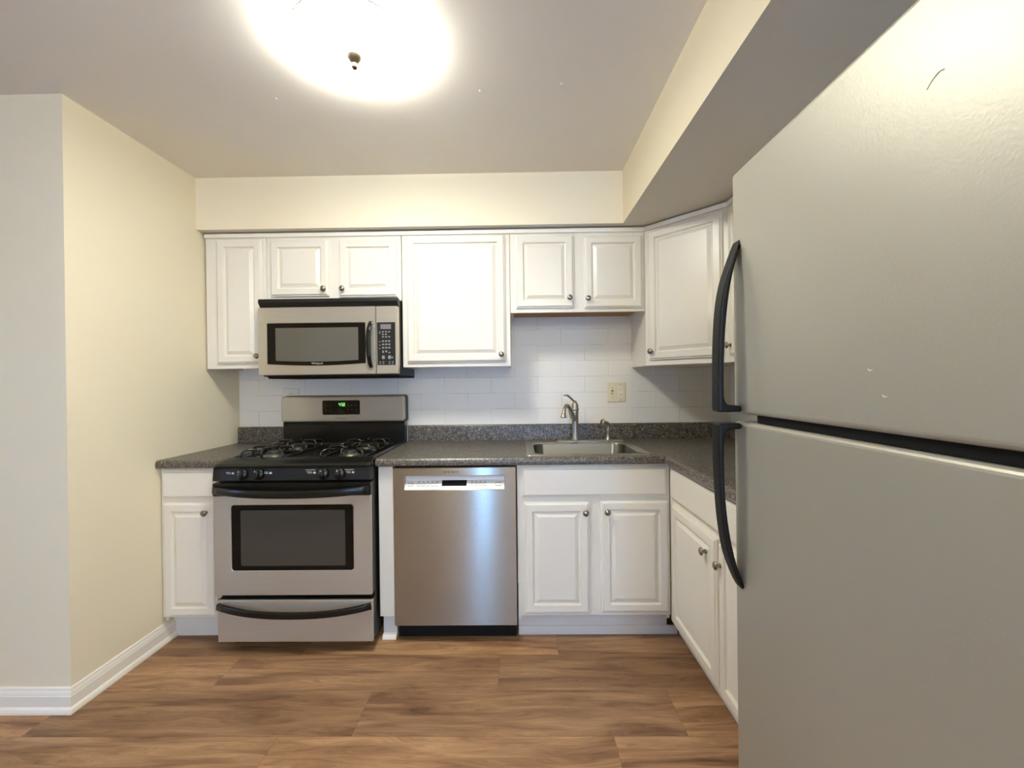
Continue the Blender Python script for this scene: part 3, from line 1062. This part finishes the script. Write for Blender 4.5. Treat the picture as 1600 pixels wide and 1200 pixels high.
# burners and grates
for bx in (-1.252, -0.848):
    for by in (-0.494, -0.252):
        mb = MB().lathe([(0.052, 0), (0.052, 0.002), (0.040, 0.006), (0.036, 0.014), (0.0, 0.0145)], (bx, by, 0.911), n=24)
        bn = mb.build('burner', M['burner_ring'], t)
        MB().lathe([(0.032, 0), (0.034, 0.002), (0.034, 0.006), (0.030, 0.009), (0.0, 0.0095)], (bx, by, 0.9255), n=24).build('burner_cap', M['burner_cap'], bn)
        g = MB()
        h = 0.114
        for k in range(4):                                 # wavy feet bars round the outside
            ca, sa = math.cos(k * PI / 2), math.sin(k * PI / 2)

            def R_(u, v):
                return (bx + u * ca - v * sa, by + u * sa + v * ca)
            path = []
            for s, zz in ((-1.0, 0.920), (-0.75, 0.917), (-0.55, 0.917), (0.0, 0.917), (0.55, 0.917), (0.75, 0.917), (1.0, 0.920)):
                x_, y_ = R_(h * 0.93, s * h * 0.93)
                path.append((x_, y_, zz))
            g.tube(path, 0.0052, 8)
            # arched finger towards the burner
            path = []
            for u, zz in ((0.93 * h, 0.917), (0.95 * h, 0.942), (0.87 * h, 0.957), (0.66 * h, 0.960), (0.40 * h, 0.959), (0.28 * h, 0.952)):
                x_, y_ = R_(u, 0)
                path.append((x_, y_, zz))
            g.tube(catmull(path, 4), 0.0065, 8)
            for sgn in (-1, 1):
                path = []
                for u, v, zz in ((0.93, 0.93 * sgn, 0.913), (0.91, 0.91 * sgn, 0.940), (0.76, 0.76 * sgn, 0.954), (0.46, 0.52 * sgn, 0.953)):
                    x_, y_ = R_(u * h, v * h)
                    path.append((x_, y_, zz))
                if sgn == 1:
                    g.tube(catmull(path, 4), 0.0055, 8)
        g.build('burner_grate', M['iron'], t)

# ------------------------------------------------------------------ microwave
X0, X1 = -1.378, -0.614
t = thing('microwave', 'stainless steel over-the-range microwave with a dark window', 'microwave', (-0.996, -0.2, 1.318))
MB().box(X0 + 0.006, X1 - 0.0075, -0.372, -0.0075, 1.330, 1.752).build('body', M['black_satin'], t)
mb = MB()
mb.prism([(-0.345, 1.318), (-0.365, 1.331), (-0.0075, 1.331), (-0.0075, 1.318)], 'x', X0 + 0.02, X1 - 0.009)
mb.build('underside', M['black_matte'], t)
MB().prism([(-0.408, 1.753), (-0.412, 1.734), (-0.392, 1.709), (-0.372, 1.709), (-0.372, 1.753)], 'x', X0 + 0.001, X1 + 0.002, 0.0015, 1).build('vent_grille', M['black_satin'], t)
mb = MB()
ring_plate(mb, (X0, -0.7335, 1.337, 1.7055), (-1.328, -0.790, 1.396, 1.6185), 0.003, 0.006, -0.373, -0.411, 0.002)
md = mb.build('door', M['steel_mw'], t)
# black glass with a bowed lower edge
pts = [(-1.328, 1.6185), (-0.790, 1.6185), (-0.790, 1.395)]
pts = [(-1.327, 1.6180), (-1.327, 1.3975)]
for i in range(17):
    s = i / 16
    pts.append((-1.327 + 0.536 * s, 1.3975 - 0.0105 * (1 - (2 * s - 1) ** 2)))
pts.append((-0.791, 1.6180))
MB().prism(pts, 'y', -0.380, -0.4122).build('window_border', M['glass_blk'], md)
pts = [(-1.281, 1.5930), (-1.281, 1.4150)]
for i in range(17):
    s = i / 16
    pts.append((-1.281 + 0.453 * s, 1.4150 - 0.0065 * (1 - (2 * s - 1) ** 2)))
pts.append((-0.828, 1.5930))
MB().prism(pts, 'y', -0.400, -0.4128).build('window', M['glass_mw'], md)
text('logo', 'Whirlpool', 0.0150, (-1.054, -0.4128, 1.3985), FACE, M['print'], md)
hd = []
for i in range(19):
    s = i / 18
    hd.append((-0.757 - 0.004 * math.sin(PI * s), -0.414 - 0.034 * (1 - (2 * s - 1) ** 4), 1.618 - 0.242 * s))
MB().bar(hd, [0.020 + 0.006 * math.sin(PI * i / 18) for i in range(19)], 0.018, (0, -1, 0), 0.35).build('handle', M['black'], md)
mb = MB(); plate(mb, -0.7300, X1, 1.337, 1.7055, -0.373, -0.411, 0.004, 0.004); cp = mb.build('control_panel', M['steel_mw'], t)
mb = MB(); plate(mb, -0.7245, -0.6255, 1.3845, 1.6175, -0.410, -0.4120, 0.002, 0.0005); mb.build('keypad', M['black_satin'], cp)
mb = MB(); plate(mb, -0.706, -0.648, 1.580, 1.607, -0.4115, -0.4126, 0.002, 0.0003); mb.build('display', M['lcd'], cp)


def key(x, z, w, h):
    mb = MB()
    plate(mb, x - w / 2, x + w / 2, z - h / 2, z + h / 2, -0.4118, -0.4124, min(w, h) * 0.3, 0.0002)
    mb.build('key', M['key'], cp)


for r_, zz in enumerate((1.566, 1.552, 1.538)):
    for x in (-0.693, -0.676, -0.659):
        if r_ != 1 or x < -0.66:
            key(x, zz, 0.0105, 0.0075)
for zz in (1.566, 1.558):
    key(-0.710, zz, 0.010, 0.004)
for zz in (1.515, 1.497, 1.479):
    for x in (-0.693, -0.676, -0.659):
        key(x, zz, 0.0120, 0.0085)
    key(-0.711, zz - 0.004, 0.009, 0.0045)
key(-0.676, 1.459, 0.011, 0.010)
key(-0.693, 1.457, 0.008, 0.014)
key(-0.659, 1.453, 0.009, 0.007)
for x in (-0.692, -0.658):
    key(x, 1.427, 0.016, 0.019)
key(-0.643, 1.426, 0.010, 0.008)
for x in (-0.709, -0.692, -0.658, -0.641):
    key(x, 1.402, 0.0095, 0.0055)
    key(x, 1.392, 0.0085, 0.0045)

# ------------------------------------------------------------------ dishwasher
X0, X1 = -0.580, 0.021
YF = -0.638
t = thing('dishwasher', 'brushed stainless steel dishwasher with a pocket handle strip', 'dishwasher', (-0.28, -0.3, 0))
MB().box(X0 + 0.004, X1 - 0.004, -0.585, -0.02, 0.010, 0.872).build('body', M['black_matte'], t)
MB().box(X0 + 0.002, X1 - 0.002, -0.572, -0.560, 0.012, 0.092).build('kick_plate', M['black_satin'], t)
mb = MB()
px0, px1, pz0, pz1 = -0.5265, -0.0345, 0.7590, 0.8290
bz, tz = 0.0925, 0.8685
ring_plate(mb, (X0, X1, bz, tz), (px0, px1, pz0, pz1), 0.003, 0.002, -0.587, YF, 0.0015)
dd = mb.build('door', M['steel_dw'], t)
mb = MB(); plate(mb, px0 - 0.001, px1 + 0.001, 0.8290, 0.8640, -0.600, YF - 0.0015, 0.001, 0.001); mb.build('handle_bar', M['steel_dw'], dd)
# recess: slanted back, light control strip along its foot
mb = MB()
mb.prism([(-0.5875, pz1), (-0.600, pz1), (-0.606, 0.800), (-0.590, 0.800)], 'x', px0, px1)
mb.build('pocket', M['silver_plastic'], dd)
cs = MB().prism([(-0.588, pz0), (YF, pz0), (YF, pz0 + 0.003), (-0.607, 0.800), (-0.588, 0.800)], 'x', px0 + 0.0005, px1 - 0.0005).build('control_strip', M['silver_plastic'], dd)


def strip_pt(s):         # s from 0 (foot) to 1 (top) on the slanted strip
    return (YF + (YF * -1 - 0.607) * s - 0.0004, pz0 + 0.003 + (0.800 - pz0 - 0.003) * s)


def strip_box(m_, xa, xb, s0, s1, lift=0.0006):
    y0_, z0_ = strip_pt(s0); y1_, z1_ = strip_pt(s1)
    m_.prism([(y0_, z0_), (y1_, z1_), (y1_ - lift, z1_ + lift * 0.8), (y0_ - lift, z0_ + lift * 0.8)], 'x', xa, xb)


mb = MB(); strip_box(mb, -0.344, -0.221, 0.36, 0.98, 0.0008); mb.build('display', M['black_matte'], dd)
for xa, w in [(x, 0.0155) for x in (-0.466, -0.443, -0.421, -0.399, -0.377, -0.202, -0.181, -0.160, -0.139)] + [(-0.512, 0.026), (-0.078, 0.028)]:
    mb = MB()
    strip_box(mb, xa, xa + w, 0.34, 0.40); strip_box(mb, xa, xa + w, 0.66, 0.72)
    strip_box(mb, xa, xa + 0.001, 0.40, 0.66); strip_box(mb, xa + w - 0.001, xa + w, 0.40, 0.66)
    if w < 0.02:
        strip_box(mb, xa + 0.002, xa + 0.012, 0.82, 0.88)
    mb.build('button', M['key'], dd)
text('logo', 'BOSCH', 0.0150, (-0.287, YF - 0.0016, 0.8465), FACE, M['print_dk'], dd, xs=1.1)
mb = MB()
for k in range(20):
    a0, a1 = 2 * PI * k / 20, 2 * PI * (k + 1) / 20
    mb.prism([(-0.3245 + r_ * math.cos(a_), 0.8465 + r_ * math.sin(a_)) for r_, a_ in ((0.0048, a0), (0.0060, a0), (0.0060, a1), (0.0048, a1))], 'y', YF - 0.0012, YF - 0.0018)
mb.box(-0.3270, -0.3258, YF - 0.0012, YF - 0.0018, 0.8430, 0.8500).box(-0.3232, -0.3220, YF - 0.0012, YF - 0.0018, 0.8430, 0.8500).box(-0.3270, -0.3220, YF - 0.0012, YF - 0.0018, 0.8459, 0.8471)
mb.build('emblem', M['print_dk'], dd)

# ------------------------------------------------------------------ refrigerator, its doors face -x
XFr = 0.580
YFar, YNear = -1.636, -2.420
t = thing('refrigerator', 'tall silver top-freezer refrigerator with black handles', 'refrigerator', (0.98, -2.03, 0))
MB().box(XFr + 0.075, XR - 0.03, YNear + 0.004, YFar - 0.004, 0.03, 1.775, 0.006).build('cabinet', M['fridge_side'], t)
mb = MB()
for fx in (0.70, 1.30):
    for fy in (YNear + 0.08, YFar - 0.08):
        MB().lathe([(0.02, 0), (0.02, 0.015), (0.01, 0.017), (0.01, 0.035)], (fx, fy, 0), n=12).build('foot', M['black_matte'], t)
MB().box(XFr + 0.05, XFr + 0.074, YNear + 0.01, YFar - 0.01, 0.02, 0.095).build('kick_grille', M['black_satin'], t)


def fdoor(name, z0_, z1_):
    d = MB().box(XFr, XFr + 0.060, YNear, YFar, z0_, z1_, 0.010, 4)
    d = d.build(name, M['fridge'], t)
    MB().box(XFr + 0.0605, XFr + 0.0745, YNear + 0.02, YFar - 0.02, z0_ + 0.012, z1_ - 0.012).build('gasket', M['black_matte'], d)
    return d


fz = fdoor('freezer_door', 1.1985, 1.796)
rf = fdoor('refrigerator_door', 0.105, 1.1795)
MB().box(XFr + 0.012, XFr + 0.075, YNear + 0.02, YFar - 0.085, 1.1805, 1.1975).build('centre_trim', M['black_matte'], t)
MB().box(XFr + 0.010, XFr + 0.12, YNear + 0.02, YNear + 0.07, 1.797, 1.815, 0.004).build('hinge_cover', M['fridge_side'], t)


def handle(outer, inner, parent):
    """slim bowed handle: outer, inner = (x, z) down the outside and back up the inside; its width runs along y."""
    mb = MB().prism(outer + inner, 'y', -1.6385, -1.679, 0.006, 3)
    return mb.build('handle', M['black_tex'], parent)


def curve(pts, n=4):
    return [(v.x, v.z) for v in catmull([(x, 0, z) for x, z in pts], n)]


handle(curve([(0.5798, 1.626), (0.5560, 1.563), (0.5410, 1.515), (0.5315, 1.462), (0.5265, 1.400), (0.5240, 1.330), (0.5228, 1.203)]),
       [(0.5798, 1.203), (0.5798, 1.219), (0.560, 1.219), (0.549, 1.220), (0.5415, 1.226), (0.5380, 1.240)]
       + curve([(0.5378, 1.290), (0.5398, 1.360), (0.5450, 1.430), (0.5530, 1.495), (0.5640, 1.550), (0.5798, 1.606)]), fz)
handle(curve([(0.5798, 0.766), (0.5640, 0.797), (0.5450, 0.850), (0.5350, 0.905), (0.5285, 0.965), (0.5245, 1.040), (0.5228, 1.110), (0.5225, 1.176)]),
       [(0.5798, 1.176), (0.5798, 1.161), (0.560, 1.161), (0.547, 1.159), (0.5400, 1.151), (0.5370, 1.136)]
       + curve([(0.5362, 1.090), (0.5375, 1.020), (0.5420, 0.955), (0.5510, 0.890), (0.5640, 0.832), (0.5798, 0.784)]), rf)
mb = MB()
rp = catmull([(XFr - 0.0003, -2.148, 1.661), (XFr - 0.0005, -2.155, 1.668), (XFr - 0.0005, -2.165, 1.673), (XFr - 0.0003, -2.171, 1.672)], 5)
mb.tube(rp, [0.0004 + 0.0008 * i / len(rp) for i in range(len(rp))], 6)
mb.build('scuff', M['residue'], fz)
for sy, sz in ((-2.050, 1.296), (-2.076, 1.256)):
    sp_ = catmull([(XFr - 0.0002, sy, sz), (XFr - 0.0003, sy - 0.003, sz - 0.003), (XFr - 0.0002, sy - 0.008, sz - 0.002)], 4)
    MB().tube(sp_, 0.0007, 6).build('scuff', M['residue'], fz)

# ------------------------------------------------------------------ ceiling light
t = thing('ceiling_light', 'frosted glass dome light lit on the ceiling with a metal finial', 'ceiling light', (LAMP.x, LAMP.y, ZC))
MB().lathe([(0.15, 0.0), (0.15, -0.008), (0.13, -0.012), (0.0, -0.013)], (LAMP.x, LAMP.y, ZC - 0.0003), n=40).build('canopy', M['brass'], t)
bw = []
for i in range(15):
    a = i / 14 * PI / 2
    bw.append((0.190 * math.cos(a) if i < 14 else 0.004, -0.034 * math.sin(a)))
prof = [(0.186, 0.002), (0.192, 0.003)] + bw
MB().lathe(prof, (LAMP.x, LAMP.y, LAMP.z - 0.008), n=48, cap=False).build('glass_shade', M['shade'], t)
FN = [(0.006, 0.012), (0.006, 0.004), (0.0255, 0.003), (0.0270, 0.0), (0.0255, -0.006), (0.0200, -0.014), (0.0130, -0.022), (0.0090, -0.026), (0.0080, -0.029),
      (0.0100, -0.032), (0.0105, -0.037), (0.0080, -0.043), (0.0, -0.047)]
MB().lathe(FN, (LAMP.x, LAMP.y, LAMP.z - 0.0445), n=24).build('finial', M['brass'], t)
MB().lathe([(0.1915 + 0.0022 * math.cos(k * PI / 4), 0.0022 * math.sin(k * PI / 4)) for k in range(9)], (LAMP.x, LAMP.y, LAMP.z - 0.005), n=48, cap=False).build('rim', M['brass'], t)
point_light('kitchen_bulb', (LAMP.x, LAMP.y, LAMP.z - 0.018), BULB_W, 0.03, LAMP_COL)
point_light('rear_fill_light', (0.35, -4.1, 2.2), REAR_FILL_W, 0.12, (1.0, 0.97, 0.80))  # added fill light, no fitting modelled here
